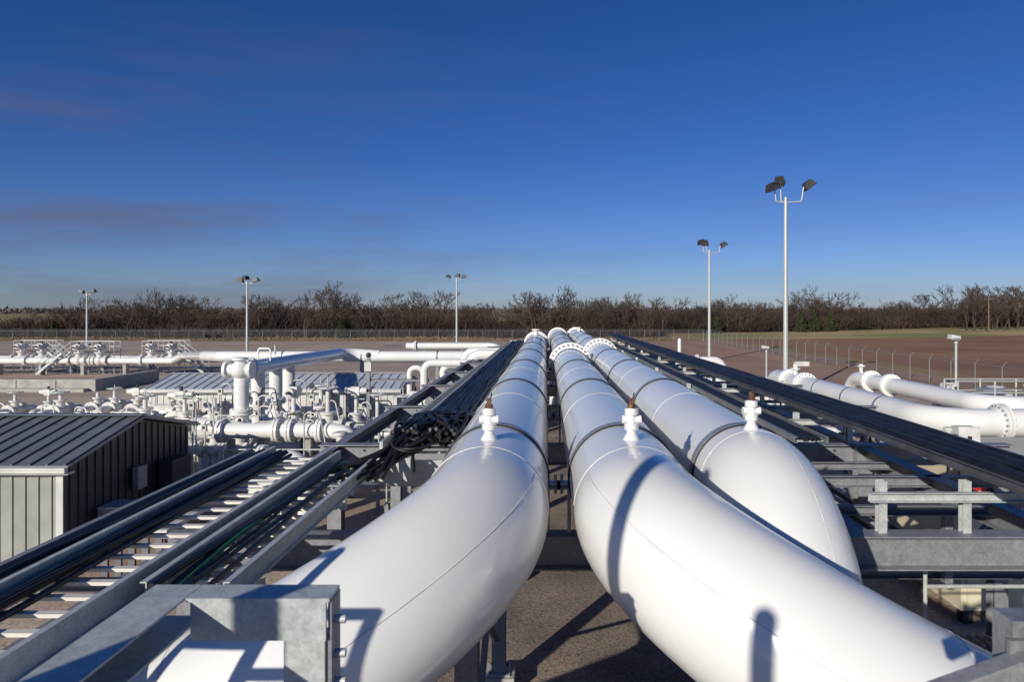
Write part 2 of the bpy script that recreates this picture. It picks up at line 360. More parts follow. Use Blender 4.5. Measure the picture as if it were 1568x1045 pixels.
for i in range(7):
    cx=random.uniform(-1.9,-1.2);cy=random.uniform(7.6,9.6);rr=random.uniform(.14,.26)
    b.ring((cx,cy,TZ+.06+i*.012),(random.gauss(0,.2),random.gauss(0,.2),1),rr,.018,BLACK,24,6)
b.obj('cable_tray')
b=MB()
for y in(3.1,4.6,6.5,8.0):
    b.beam((-3.55,y,TZ-0.24),(-1.9,y,TZ-0.24),0.06,0.08,GALV,kind='C')
for y in bandsY[1:]:
    b.beam((-2.2,y,TZ-0.16),(-1.02,y,TZ-0.16),0.06,0.08,GALV,kind='C')
b.bb(-2.0,-1.96,8.2,36,TZ-0.1,TZ+0.04,GALV)
b.bb(-1.92,-1.5,7.55,7.57,TZ-.3,TZ-.02,GALV);b.bb(-1.85,-1.2,7.9,7.93,TZ-.42,TZ-.12,GALV)
b.obj('tray_support_bracket')
b=MB();zt=HC-1.47
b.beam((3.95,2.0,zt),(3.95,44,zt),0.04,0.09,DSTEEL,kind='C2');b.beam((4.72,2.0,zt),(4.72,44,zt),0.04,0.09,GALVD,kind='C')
for k in range(170): b.box((4.335,2.1+k*0.25,zt-0.035),(0.72,0.04,0.02),GALVD)
for i in range(44): wavy(b,4.01+(i%17)*0.041,2.0,44,zt-.01+(i//17)*.025+random.random()*0.03,0.014,0.022,BLACK if i!=5 else GREEN)
b.obj('cable_tray')
b=MB()
b.beam((3.3,9,zt-0.22),(3.3,44,zt-0.22),0.05,0.08,GALVD,kind='C')
b.beam((3.7,9,zt-0.22),(3.7,44,zt-0.22),0.05,0.08,GALVD,kind='C2')
for k in range(58): b.box((3.5,9.1+k*0.6,zt-0.25),(0.38,0.04,0.02),GALV)
for i in range(5): wavy(b,3.38+i*0.055,9,44,zt-0.21,0.012,0.022,BLACK)
b.obj('cable_tray')
for (x,y,w,h_) in[(2.85,12.2,.35,.3),(2.8,17.4,.4,.35),(3.0,9.3,.25,.3),(2.9,24,.45,.4),(5.5,12.6,.4,.3),(5.6,19,.5,.3),(6.5,10.6,.3,.3)]:
    b=MB();b.bb(x-w/2,x+w/2,y-0.1,y+0.1,RT+0.03,RT+0.03+h_,LWALL);b.bb(x-w/2-.015,x+w/2+.015,y-0.125,y-0.102,RT+0.015,RT+0.045+h_,WHITE2)
    b.bb(x-.03,x+.03,y-.14,y-.126,RT+h_*.5,RT+h_*.5+.05,DARK);b.cyl((x,y,RT-0.3),(x,y,RT+0.03),0.02,GALV,8)
    b.bb(x-w/2-.03,x+w/2+.03,y-.02,y+.02,RT-.01,RT+.028,GALV);b.obj('junction_box')
for (x,y) in[(2.95,14),(5.6,9.5),(5.5,16),(3.0,20.5)]:
    b=MB();z=RT-.1
    b.cyl((x,y,z-0.3),(x,y,z+0.45),0.025,GALV,8);b.cyl((x,y,z+0.45),(x,y,z+0.56),0.045,WHITE2,12);b.disc((x,y,z+0.58),(0,0,1),0.06,0.04,WHITE2)
    b.cyl((x-0.06,y,z+0.52),(x-0.14,y,z+0.52),0.04,WHITE2,12);b.tube(fillet([(x+0.05,y,z+0.5),(x+0.15,y,z+0.5),(x+0.15,y,z-0.2)],0.06,6),0.01,BLACK,6);b.obj('pressure_transmitter')

# ---------------------------------------------------------------- foreground platform rail
b=MB()
zt_=HC-0.90
b.bb(-1.118,-0.692,2.145,2.157,zt_-.135,zt_-.013,GALV)
b.bb(-1.13,-0.68,2.14,2.25,zt_-.012,zt_,GALV)
b.bb(-0.83,-0.70,2.16,2.24,3.0,zt_-0.137,GALV)
b.bb(-0.69,-0.678,2.16,2.25,zt_-0.34,zt_-0.014,GALVD)
for z in(zt_-0.09,zt_-0.2,zt_-.29): b.cyl((-0.68,2.2,z),(-0.645,2.2,z),0.014,GALV,6)
b.beam((-1.21,-2.0,zt_-0.055),(-1.21,2.25,zt_-0.055),0.15,0.11,GALV,kind='C')
for y in(-2.0,0.0): b.bb(-1.25,-1.15,y-.04,y+.04,3.6,zt_-.115,GALV)
b.obj('platform_guardrail')
b=MB()
b.bb(1.19,1.28,1.74,1.82,3.2,HC-0.79,GALVD)
b.beam((0.97,1.70,HC-.98),(1.62,1.72,HC-0.76),0.05,0.09,GALVD,kind='C')
b.bb(1.17,1.30,1.72,1.735,HC-1.0,HC-0.83,GALVD)
b.beam((1.24,-2.0,HC-0.85),(1.24,1.7,HC-0.85),0.08,0.08,GALVD,kind='L')
b.obj('platform_guardrail')
b=MB()
for i in range(50): b.bb(-1.15,1.15,-2.2+i*0.07,-2.195+i*0.07,4.27,4.31,GALV)
for i in range(6): b.bb(-1.15+i*0.46-.01,-1.15+i*0.46+.01,-2.2,1.3,4.2,4.268,GALV)
for x in(-1.1,1.1):
    for y in(-2.0,1.1): b.bb(x-.06,x+.06,y-.06,y+.06,0,4.19,GALV)
b.obj('grating_platform')
for (x,y,zt2) in[(-2.20,0.0,7.1),(-1.80,-1.3,6.45)]:  # unseen posts added for the shadows they cast across the middle pipe
    b=MB();b.cyl((x,y,0),(x,y,zt2),0.066,WHITE,16);b.ball((x,y,zt2),.066,WHITE,14);b.flange((x,y,3.5),(0,0,1),.07,WHITE,t=.03,nb=8,R=.14);b.obj('unseen_shadow_post')
b=MB()  # ladder frame out of view, added to throw bar shadows onto the left pipe
for x in(-3.0,-2.45): b.bb(x-.03,x+.03,1.87,1.93,0,5.5,GALV)
for i in range(22): b.bb(-2.97,-2.48,1.88,1.92,.2+i*.25,.24+i*.25,GALV)
b.bb(-2.42,-1.95,1.88,1.92,5.1,5.15,GALV);b.bb(-2.42,-1.95,1.88,1.92,4.8,4.85,GALV);b.bb(-1.99,-1.95,1.88,1.92,0,5.15,GALV)
b.obj('unseen_shadow_ladder')
b=MB()  # invented skid outside the view, added to shade the ground between the pipes
for x,r,z in((-6.6,.45,3.4),(-5.0,.45,3.4),(-3.6,.3,3.3)):
    b.tube(fillet([(x,-12,z),(x,0.4,z),(x,0.4,0)],.9),r,WHITE,32);b.flange((x,-1.5,z),(0,1,0),r,WHITE,t=.09,nb=16)
for y in(-8,-5,-2.4):
    b.beam((-7.5,y,2.75),(-3.0,y,2.75),.2,.3,GALVD,kind='I')
    for x in(-7.3,-3.1): b.beam((x,y,0),(x,y,2.6),.2,.2,GALVD,kind='I')
b.obj('unseen_shading_skid')

# ---------------------------------------------------------------- valves etc
def valve(b,p,ax,r,hgt=1.0,wheel=True,act=False):
    p=V(p);ax=V(ax).normalized();side=ax.cross(V((0,0,1))).normalized()
    b.ball(p,r*1.4,WHITE2,14)
    for s_ in(-1,1):
        b.cyl(p,p+ax*s_*r*2.2,r*1.05,WHITE2,14)
        b.flange(p+ax*s_*r*2.2,ax,r,WHITE2,t=r*.16,n=18,nb=10,R=r*1.6)
    b.cyl(p,p+V((0,0,r*2.2)),r*0.8,WHITE2,12);b.disc(p+V((0,0,r*2.2)),(0,0,1),r*1.2,r*.35,WHITE2,14)
    b.cyl(p+V((0,0,r*2.2)),p+V((0,0,r*2.2+hgt*.6)),r*.35,WHITE2,10)
    t=p+V((0,0,r*2.2+hgt*.6))
    if act:
        b.cyl(t-side*r*2.0,t+side*r*2.0,r*.65,WHITE2,14);b.box(t,(r*1.5,r*1.5,r*1.6),WHITE2);b.cyl(t,t+V((0,0,r*1.5)),r*.3,DARK,8)
        b.cyl(t+side*r*2.0,t+side*r*2.9,r*.25,DARK,8)
    elif wheel:
        b.ring(t+V((0,0,.04)),(0,0,1),r*1.5,r*.13,GALV,20,6)
        b.beam(t-side*r*1.5+V((0,0,.04)),t+side*r*1.5+V((0,0,.04)),r*.14,r*.14,GALV);b.beam(t-ax*r*1.5+V((0,0,.04)),t+ax*r*1.5+V((0,0,.04)),r*.14,r*.14,GALV)
        b.cyl(t,t+V((0,0,hgt*.3)),r*.1,GALV,6)
b=MB();X=-11.6;z=3.8
b.tube(fillet([(X,25.8,z),(X,39,z-0.15),(-9.5,39,z-0.3)],1.0),0.31,WHITE,24)
b.cyl((X-.5,25.9,z),(X+.4,25.9,z),.24,WHITE);b.disc((X-.52,25.9,z),(1,0,0),.34,.1,WHITE);b.disc((X+.42,25.9,z),(1,0,0),.34,.1,WHITE)
b.ball((X,25.9,z),.36,WHITE,18)
b.disc((X,25.9,z+.42),(0,0,1),.3,.1,WHITE);b.cyl((X,25.9,z),(X,25.9,z+.42),.2,WHITE);b.flange((X,26.6,z),(0,1,0),.31,WHITE,t=.08,nb=14,R=.44)
for y in(26.0,27.5,29.3,30.8):
    b.cyl((X,y,z),(X,y,1.6),0.27,WHITE,24);b.flange((X,y,2.2),(0,0,1),.27,WHITE,t=.09,nb=14,R=.42)
    b.ball((X,y,1.5),.48,WHITE,18);b.cyl((X,y,0),(X,y,1.5),.28,WHITE,18)
    b.ring((X,y,3.2),(0,0,1),.27,.01,WHITE);b.tube([(X,y,1.5),(X+2.2,y,1.5)],.24,WHITE,18);b.flange((X+1.2,y,1.5),(1,0,0),.24,WHITE,t=.08,nb=12,R=.38)
b.cyl((X-.3,30,z+.3),(X-.3,30,z+.75),.04,GALV,8);b.tube(fillet([(X-.2,28,z+.3),(X-.2,28,z+.7),(X+.3,28,z+.7),(X+.3,28,z+.2)],.1,6),.04,WHITE,8)
b.obj('metering_manifold')
b=MB();Y=23.0;z=2.0
b.tube(fillet([(-11.0,Y,z),(-7.3,Y,z),(-6.5,Y-.1,z-.1),(-6.5,Y-.8,0)],.7),.26,WHITE,24)
for x in(-10.9,-9.05,-8.6,-7.6): b.flange((x,Y,z),(1,0,0),.26,WHITE,t=.08,nb=14,R=.41,bm=BAND)
for x in(-10.6,-9.6,-8.0): b.box((x,Y,z/2-.15),(.2,.2,z-.3),CONC)
b.tube(fillet([(-8.2,19.5,z-.2),(-6.9,19.5,z-.2),(-6.9,19.5,0)],.5),.25,WHITE,20);b.flange((-8.1,19.5,z-.2),(1,0,0),.25,WHITE,t=.07,nb=12,R=.4,bm=BAND)
b.obj('meter_run_header')
rng=random.Random(3)
def vrow(name,items):
    for (x,y,z,ax,r,h_,w,ac) in items:
        b=MB();valve(b,(x,y,z),ax,r,h_,w,ac)
        b.cyl((x,y,0),(x,y,z),r*.6,WHITE2,10)
        A=V(ax);b.cyl(V((x,y,z))-A*r*4.5,V((x,y,z))+A*r*4.5,r*.9,WHITE2,14)
        for s_ in(-1,1):b.tube(fillet([V((x,y,z))+A*s_*r*4.4,V((x,y,z))+A*s_*r*6,V((x,y,0))+A*s_*r*6],r*1.2,6),r*.9,WHITE2,12)
        b.obj(name)
it=[]
for i in range(8): it.append((-27.2+i*1.15,35.5+rng.uniform(-1,1),.85+rng.uniform(0,.15),(0,1,0),.2+rng.random()*.06,.4+rng.random()*.5,i%2==0,i%4==1))
for i in range(5): it.append((-17.6+i*1.0,30.2+rng.uniform(-1,1),1.15,(0,1,0),.22+rng.random()*.06,.7+rng.random()*.4,i%2==0,i%3==1))
for i in range(7): it.append((-9.4+i*.78,24.8+rng.uniform(-.6,1.5),1.5+rng.uniform(0,.4),(0,1,0) if i%2 else (1,0,0),.19+rng.random()*.05,.9+rng.random()*.6,i%3!=0,i%3==0))
for i in range(5): it.append((-12.8+i*.9,24.5,1.1,(1,0,0),.2,.6,True,i%2==0))
vrow('valve_assembly',it)
for (x,y,l,r) in[(-6.7,22.2,.9,.4),(-13.5,27.5,1.4,.45),(-17.2,31.5,1.5,.45),(-5.9,25,.9,.36)]:
    b=MB();b.cyl((x-l/2,y,1.3),(x+l/2,y,1.3),r,WHITE2,24);b.ball((x-l/2,y,1.3),r,WHITE2,20,(.5,1,1));b.ball((x+l/2,y,1.3),r,WHITE2,20,(.5,1,1))
    for s_ in(-.3,.3):b.box((x+l*s_,y,.45),(.12,r*1.4,.9),CONC)
    b.cyl((x,y,1.3),(x,y,1.3+r+.35),.12,WHITE2);b.disc((x,y,1.3+r+.35),(0,0,1),.24,.09,WHITE2)
    b.obj('filter_separator')
b=MB()
for i in range(46):
    x=rng.uniform(-13,-4.4);y=rng.uniform(22.5,28);h_=rng.uniform(1.6,3.3)
    b.tube(fillet([(x,y,0),(x,y,h_),(x+rng.uniform(.2,.7),y,h_),(x+.7,y,h_-1)],.15,6),.025,[WHITE2,GALV,DARK][i%3],8)
    if i%2: b.box((x,y-.05,h_-.3),(.18,.12,.25),LWALL);b.box((x,y-.115,h_-.27),(.1,.006,.1),DARK)
    if i%5==0: b.disc((x,y-.05,h_+.12),(0,1,0),.1,.05,DARK,14)
for i in range(14):
    x=rng.uniform(-30,-18);y=rng.uniform(32,36);h_=rng.uniform(.9,1.5)
    b.tube(fillet([(x,y,0),(x,y,h_),(x+.9,y-.4,h_),(x+.9,y-.4,0)],.3,6),.035,WHITE2,8)
b.obj('instrument_tubing')
def handrail(pts,h_=1.0):
    b=MB()
    for k in(.5,1.0):b.tube([V(p)+V((0,0,h_*k)) for p in pts],.022,GALV,8)
    for i in range(len(pts)-1):
        A=V(pts[i]);B=V(pts[i+1]);n=max(1,int((B-A).length/1.4))
        for j in range(n+1):
            q=A.lerp(B,j/n);b.cyl(q,q+V((0,0,h_)),.022,GALV,8)
    b.bb(min(p[0] for p in pts),max(p[0] for p in pts)+.01,min(p[1] for p in pts)-.4,max(p[1] for p in pts)+.4,pts[0][2]-.05,pts[0][2],GALVD)
    for p in pts:b.bb(p[0]-.05,p[0]+.05,p[1]-.05,p[1]+.05,0,p[2]-.05,GALVD)
    b.obj('walkway_handrail')
handrail([(-9.6,20.3,.9),(-5.0,20.3,.9)]);handrail([(-6.2,26.3,1.2),(-4.6,26.3,1.2),(-4.6,30,1.2)])
handrail([(-4.2,18,1.0),(-4.2,21,1.0)])

b=MB()
b.tube(fillet([(-62,65,1.35),(-35.5,65,1.35),(-33,62,2.0),(-20.5,41,3.35),(-18.5,39,3.45),(-2.0,39,3.45),(-2.0,39,0)],1.0,8),.31,WHITE,20)
for x in(-15,-10.5,-6.2): b.ring((x,39,3.45),(1,0,0),.32,.04,BAND,24,6);b.beam((x,39,0),(x,39,3.12),.2,.2,GALVD,kind='I')
for x in range(-60,-36,4): b.box((x,65,.5),(.3,.5,1.0),CONC)
for x in(-59,-54,-49.5,-46.5,-43,-38.5): b.flange((x,65,1.35),(1,0,0),.31,WHITE,t=.09,nb=12,R=.48)
b.obj('transfer_pipe')
b=MB()
b.tube(fillet([(-9.2,45,3.75),(-3.3,45,3.75),(-2.7,43,3.4),(-2.7,40,2.0)],.8,8),.22,WHITE,16);b.flange((-8.6,45,3.75),(1,0,0),.22,WHITE,t=.06,nb=8,R=.35)
for x in(-8,-5.5):b.beam((x,45,0),(x,45,3.5),.14,.14,GALVD,kind='I')
b.obj('transfer_pipe')
for (x0,x1,y,zt2,r) in[(-5.35,-3.1,30,3.75,.17),(-4.75,-2.6,31.5,3.55,.17),(-3.45,-1.4,31,4.05,.24),(-6.1,-5.5,30.5,3.5,.12),(-4.3,-1.5,36,3.9,.22)]:
    b=MB();b.tube(fillet([(x0,y,0),(x0,y,zt2),(x1,y,zt2),(x1,y+.1,zt2-1.6)],r*2.2,8),r,WHITE,16)
    b.flange((x0,y,2.0),(0,0,1),r,WHITE,t=.05,nb=8,R=r*1.6);b.box((x0,y,.15),(.6,.6,.3),CONC);b.obj('gooseneck_pipe')
b=MB();b.beam((-7.8,30,0),(-7.8,30,4.0),.14,.14,GALVD,kind='I');b.box((-7.8,29.9,3.6),(.3,.12,.4),LWALL);b.ball((-7.8,30,4.1),.12,DARK)
b.beam((-7.8,30,3.0),(-5,30,3.0),.08,.1,GALVD,kind='C');b.beam((-5,30,3.0),(-5,30,0),.1,.1,GALVD,kind='I')
b.obj('instrument_stand')

# ---------------------------------------------------------------- far-left launcher area
def launcher(x,y,stairs):
    b=MB()
    for k,dx in enumerate((0,2.0)):
        valve(b,(x+dx,y,1.35),(1,0,0),.34,.9,False,True)
    b.bb(x-1.2,x+3.0,y+.6,y+1.6,2.1,2.16,GALVD)
    for yy in(y+.6,y+1.6):
        for k in(.5,1.0):b.cyl((x-1.2,yy,2.16+k),(x+3.0,yy,2.16+k),.03,GALV,6)
        for i in range(5):b.cyl((x-1.2+i*1.05,yy,0),(x-1.2+i*1.05,yy,3.16),.035,GALV,6)
    s_=stairs;x0=x-1.2 if s_<0 else x+3.0
    for yy in(y-.6,y+.6):
        b.beam((x0,yy,2.1),(x0+s_*2.4,yy,.1),.04,.2,GALV);b.cyl((x0,yy,3.1),(x0+s_*2.4,yy,1.1),.035,GALV,6);b.cyl((x0,yy,2.6),(x0+s_*2.4,yy,.6),.025,GALV,6)
        b.cyl((x0+s_*1.2,yy,1.1),(x0+s_*1.2,yy,2.1),.03,GALV,6);b.cyl((x0+s_*2.4,yy,.0),(x0+s_*2.4,yy,1.1),.03,GALV,6)
    for i in range(9):
        q=(i+.5)/9;b.box((x0+s_*2.4*q,y,2.1-2.0*q),(.24,1.16,.03),GALVD)
    b.obj('valve_access_platform')
launcher(-44.5,65,-1);launcher(-38.5,66.5,1);launcher(-51.5,67,1)
b=MB();b.tube([(-66,71,1.1),(-34,71,1.1)],.35,WHITE,16)
for x in(-62,-58,-50,-47,-42):b.flange((x,71,1.1),(1,0,0),.35,WHITE,t=.1,nb=12,R=.52);b.box((x+1,71,.4),(.3,.5,.8),CONC)
b.obj('pig_launcher_barrel')
b=MB();b.bb(-50,-34.5,51.5,52.0,0,.9,CONC);b.bb(-50,-34.5,50.9,51.5,0,.25,CONC);b.bb(-34.5,-34,51.5,60,0,.9,CONC)
for x in range(-49,-35,3): b.bb(x,x+.05,51.48,51.498,.0,.85,DARK)
b.obj('containment_wall')

# ---------------------------------------------------------------- buildings
def shed(name,x0,x1,y0,y1,ze,zr,roof,wall_f,wall_g,ov=.25,rib=.4,yr=None,trim=LWALL):
    e=bpy.data.objects.new(name,None);sc.collection.objects.link(e)
    yr=yr or (y0+y1)/2
    b=MB();b.add([(x0,y0,0),(x1,y0,0),(x1,y0,ze),(x0,y0,ze)],[(0,1,2,3)],wall_f)
    b.add([(x0,y1,0),(x1,y1,0),(x1,y1,ze),(x0,y1,ze)],[(3,2,1,0)],wall_f)
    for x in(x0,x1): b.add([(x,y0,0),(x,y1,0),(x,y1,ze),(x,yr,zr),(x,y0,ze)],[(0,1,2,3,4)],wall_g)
    x=x0+.15
    while x<x1-.05: b.bb(x,x+.07,y0-.03,y0-.001,0.1,ze-.02,wall_f);x+=.3
    y=y0+.15
    while y<y1-.05:
        zt2=ze+(zr-ze)*(1-abs(y-yr)/((yr-y0) if y<yr else (y1-yr)))
        b.bb(x1+.001,x1+.03,y,y+.05,.1,zt2-.06,wall_g);y+=.3
    b.obj('walls',e)
    b=MB();th=.06
    for (ya,za,yb,zb) in[(y0-ov,ze-(zr-ze)*ov/(yr-y0),yr,zr),(y1+ov,ze-(zr-ze)*ov/(y1-yr),yr,zr)]:
        dz=.03
        q=[(x0-ov,ya,za+dz),(x1+ov,ya,za+dz),(x1+ov,yb,zb+dz),(x0-ov,yb,zb+dz)];q2=[(a_,b_,c_+th) for a_,b_,c_ in q]
        b.add(q+q2,[(0,1,2,3),(4,5,6,7),(0,1,5,4),(1,2,6,5),(2,3,7,6),(3,0,4,7)],roof)
        x=x0-ov+.02
        while x<x1+ov: b.beam((x,ya,za+dz+th+.022),(x,yb,zb+dz+th+.022),.045,.04,roof);x+=rib
    b.beam((x0-ov,yr,zr+.13),(x1+ov,yr,zr+.13),.3,.02,roof)
    b.obj('roof',e)
    b=MB();zz=ze-(zr-ze)*ov/(yr-y0)
    b.bb(x0-ov,x1+ov,y0-ov-.12,y0-ov-.003,zz-.06,zz+.06,trim);b.bb(x0-ov,x1+ov,y0-ov-.003,y0-.032,zz-.12,zz-.065,trim)
    for x in(x0,x1-.16): b.bb(x,x+.16,y0-.06,y0-.032,0,ze-.12,trim)
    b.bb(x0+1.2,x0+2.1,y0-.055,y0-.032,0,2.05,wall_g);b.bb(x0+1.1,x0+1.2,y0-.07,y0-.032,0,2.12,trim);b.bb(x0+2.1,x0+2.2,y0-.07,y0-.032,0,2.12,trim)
    b.obj('trim_and_door',e)
    return e
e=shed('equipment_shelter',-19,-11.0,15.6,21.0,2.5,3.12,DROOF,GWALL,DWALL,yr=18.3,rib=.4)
b=MB()
b.bb(-10.9,-10.3,16.6,17.3,.3,1.2,BAND);b.bb(-10.91,-10.29,16.59,17.31,1.2,1.24,GALV)
for i in range(7): b.bb(-10.299,-10.28,16.65,17.25,.4+i*.11,.44+i*.11,DARK)
b.bb(-10.9,-10.5,19.2,20.2,.8,1.8,DWALL);b.bb(-10.9,-10.75,18.0,18.4,1.3,1.9,BAND)
b.obj('wall_mounted_air_conditioner')
shed('meter_building',-19,-7.2,33,37.4,2.25,2.72,LROOF,LWALL,LWALL,rib=.45)
b=MB();b.bb(-8.9,-7.6,13.6,15.0,0,1.6,BROWNPANEL);b.bb(-9.0,-7.5,13.5,15.1,1.6,1.68,LWALL)
for i in range(5):b.bb(-8.85+i*.27,-8.72+i*.27,13.57,13.597,.2,1.5,DROOF)
b.obj('transformer_cabinet')
b=MB();b.bb(-7.2,-6.4,16.5,17.6,0,1.9,LWALL);b.bb(-7.25,-6.35,16.45,17.65,1.9,1.96,GALV);b.bb(-7.15,-6.82,16.47,16.497,.2,1.8,WHITE2);b.bb(-6.78,-6.45,16.47,16.497,.2,1.8,WHITE2);b.bb(-6.85,-6.83,16.44,16.468,.9,1.1,DARK)
b.obj('electrical_cabinet')

# ---------------------------------------------------------------- right side pipes
b=MB();pz=2.45
b.tube(fillet([(12.5,38,0),(12.5,38,pz),(12.5,21.8,pz),(30,21.8,pz)],1.5,14),.45,WHITE,32)
b.flange((12.5,33,pz),(0,1,0),.45,WHITE,t=.1,nb=20,R=.62,bm=BAND);b.flange((14.5,21.8,pz),(1,0,0),.45,WHITE,t=.09,nb=20,R=.62,bm=BAND);b.flange((12.5,35,pz),(0,1,0),.45,WHITE,t=.1,nb=20,R=.62)
for y in(31,28,25.2): b.tube([(12.5,y-.07,pz),(12.5,y+.07,pz)],.465,BAND,32);b.beam((12.5,y,pz-.55),(12.5,y,0),.25,.25,GALVD,kind='I');b.box((12.5,y,pz-.5),(.9,.2,.08),GALVD)
for x in(17,20.5): b.tube([(x-.07,21.8,pz),(x+.07,21.8,pz)],.465,BAND,32);b.beam((x,21.8,pz-.5),(x,21.8,0),.25,.25,GALVD,kind='I')
b.cyl((12.5,34.2,2.7),(12.5,34.2,3.4),.12,WHITE2);b.box((12.8,34.2,3.4),(.7,.25,.22),WHITE2);b.disc((12.5,34.2,3.15),(0,0,1),.24,.08,WHITE2)
b.obj('gas_pipeline')
b=MB();pz=2.4
b.tube(fillet([(16.9,38,0),(16.9,38,pz),(16.9,26,pz),(34,26,pz)],1.3,12),.38,WHITE,28)
for y in(35.5,33.5):b.flange((16.9,y,pz),(0,1,0),.38,WHITE,t=.1,nb=18,R=.55)
b.cyl((16.9,36.6,pz+.2),(16.9,36.6,pz+.8),.1,WHITE2);b.disc((16.9,36.6,pz+.7),(0,0,1),.2,.08,WHITE2)
for x in(20.5,):b.flange((x,26,pz),(1,0,0),.38,WHITE,t=.1,nb=18,R=.55)
b.obj('gas_pipeline')
for i,(x,y,ac) in enumerate([(18.6,31.5,True),(20.4,31.0,False),(22.3,31.2,True)]):
    b=MB();valve(b,(x,y,1.6),(1,0,0),.24,.7,True,ac);b.cyl((x,y,0),(x,y,1.6),.16,WHITE2);b.cyl((x-.7,y,1.6),(x+.7,y,1.6),.22,WHITE2)
    b.box((x,y-.9,2.2),(.25,.12,.35),LWALL);b.cyl((x,y-.9,0),(x,y-.9,2.05),.03,GALV,6);b.box((x,y,.05),(.6,.6,.1),CONC);b.obj('valve_assembly')
b=MB()
for x in(17.8,19.4,21,22.6): 
    for y in(29.5,30.5):b.cyl((x,y,0),(x,y,3.0),.04,GALV,8)
for y in(29.5,30.5):
    for k in(2.5,3.0):b.cyl((17.8,y,k),(22.6,y,k),.03,GALV,8)
b.bb(17.8,22.6,29.5,30.5,1.95,2.0,GALVD);b.box((19.5,30,2.35),(.9,.5,.55),BAND);b.box((21.5,30,2.3),(.8,.5,.5),BAND)
b.obj('valve_access_platform')
for (x0,x1,y,z,r) in[(9.5,13.5,52,2.3,.3),(8.0,10.5,40,1.9,.22)]:
    b=MB();b.tube(fillet([(x0,y,0),(x0,y,z),(x1,y,z),(x1,y+.1,0)],r*2.5,8),r,WHITE,16);b.flange((x1,y,.8),(0,0,1),r,WHITE,t=.06,nb=8,R=r*1.6);b.flange(((x0+x1)/2,y,z),(1,0,0),r,WHITE,t=.06,nb=8,R=r*1.6);b.obj('gooseneck_pipe')
for (x,y) in[(8.2,26),(9.4,27.5),(7.6,30),(8.8,20.5),(10.4,33),(8.6,17)]:
    b=MB();valve(b,(x,y,1.5),(0,1,0),.2,.8,True,(int(x*10)%2==0));b.cyl((x,y-1.2,1.5),(x,y+1.2,1.5),.18,WHITE2);b.cyl((x,y,0),(x,y,1.5),.13,WHITE2);b.obj('valve_assembly')
b=MB();b.bb(7.9,12.5,13.0,15.6,.3,3.05,CREAM);b.bb(7.8,12.6,12.9,15.7,3.05,3.12,CREAM)
for i in range(12): b.bb(8.0+i*.38,8.05+i*.38,12.96,12.998,.4,2.0,CREAM)
b.bb(7.95,9.3,12.955,12.975,2.2,2.75,WHITE2);b.bb(7.97,8.5,12.94,12.953,2.6,2.73,RED)
for i,w in enumerate((.95,1.1,.8)):
    x=8.05
    while x<8.05+w: b.bb(x,x+.07,12.945,12.953,2.24+i*.11,2.30+i*.11,DARK);x+=.1
for x in(8.1,12.3):
    for y in(13.2,15.4):b.bb(x-.1,x+.1,y-.1,y+.1,0,.3,DARK)
b.cyl((11.6,14.3,3.1),(11.6,14.3,3.4),.12,CREAM);b.obj('odorant_tank_enclosure')
b=MB();z=2.6
for i in range(46): b.bb(3.9+i*.09,3.91+i*.09,5.1,7.2,z-.04,z,GALVD)
for y in(5.1,6.1,7.2): b.bb(3.9,8.1,y,y+.03,z-.12,z-.042,GALVD)
for x in(4.0,6.0,8.0):
    for y in(5.1,7.2):b.bb(x-.05,x+.05,y-.05,y+.05,0,z-.13,GALVD)
for k in(.5,.85): b.cyl((4.0,7.2,z+k),(8.0,7.2,z+k),.022,GALV,8)
for x in(4.0,5.3,6.7,8.0): b.cyl((x,7.2,z),(x,7.2,z+.85),.022,GALV,8)
b.obj('grating_walkway')

# ---------------------------------------------------------------- lights
def floodpole(x,y,h_,hs,heads,r=.13):
    b=MB();b.tube([(x,y,0),(x,y,h_*.5),(x,y,h_)],r,GALV,12,radii=[r,r*.85,r*.65]);b.box((x,y,.2),(.7,.7,.4),CONC)
    for (dx,dz,tilt,fr) in heads:
        b.tube(fillet([(x,y,h_-.3*hs),(x+dx*.7,y,h_-.25*hs),(x+dx*.8,y,h_+dz-.15*hs)],.15,6),.04*max(hs,1),GALV,8)
        R=Matrix.Rotation(rad(fr),3,'Z')@Matrix.Rotation(rad(tilt),3,'Y')
        c_=V((x+dx,y,h_+dz))
        w,d_,t=.72*hs,.62*hs,.42*hs
        vs=[R@V(p)+c_ for p in[(-w/2,-d_/2,-t/2),(w/2,-d_/2,-t/2),(w/2,d_/2,-t/2),(-w/2,d_/2,-t/2),(-w*.3,-d_*.35,t/2),(w*.3,-d_*.35,t/2),(w*.3,d_*.35,t/2),(-w*.3,d_*.35,t/2)]]
        b.add(vs,[(0,3,2,1),(4,5,6,7),(0,1,5,4),(1,2,6,5),(2,3,7,6),(3,0,4,7)],DARK)
        b.box(c_+R@V((0,0,-t/2-.015*hs)),(w*1.05,d_*1.05,.025*hs),DARK,R);b.box(c_+R@V((0,0,-t/2-.035*hs)),(w*.9,d_*.9,.01*hs),LENS,R)
    b.obj('floodlight_pole')
floodpole(16.5,47,13.9,1.15,[(-.95,.75,-25,20),(-.45,1.15,10,80),(1.55,.9,-38,0)],.18)
floodpole(20,83.6,13.6,1.25,[(-1.0,1.0,-20,15),(-.5,.9,15,80),(1.7,.7,-30,0)],.19)
floodpole(-15.7,120,12,1.25,[(-1.4,.3,20,0),(.2,.5,0,80),(1.2,.3,-15,0)],.19)
floodpole(-41.6,95,10.3,1.2,[(-.9,.2,15,0),(-.2,.5,0,70),(1.2,.2,-15,0)],.17)
floodpole(-80.7,120,9.4,1.2,[(-.9,.2,15,0),(1.1,.3,-15,0)],.18)
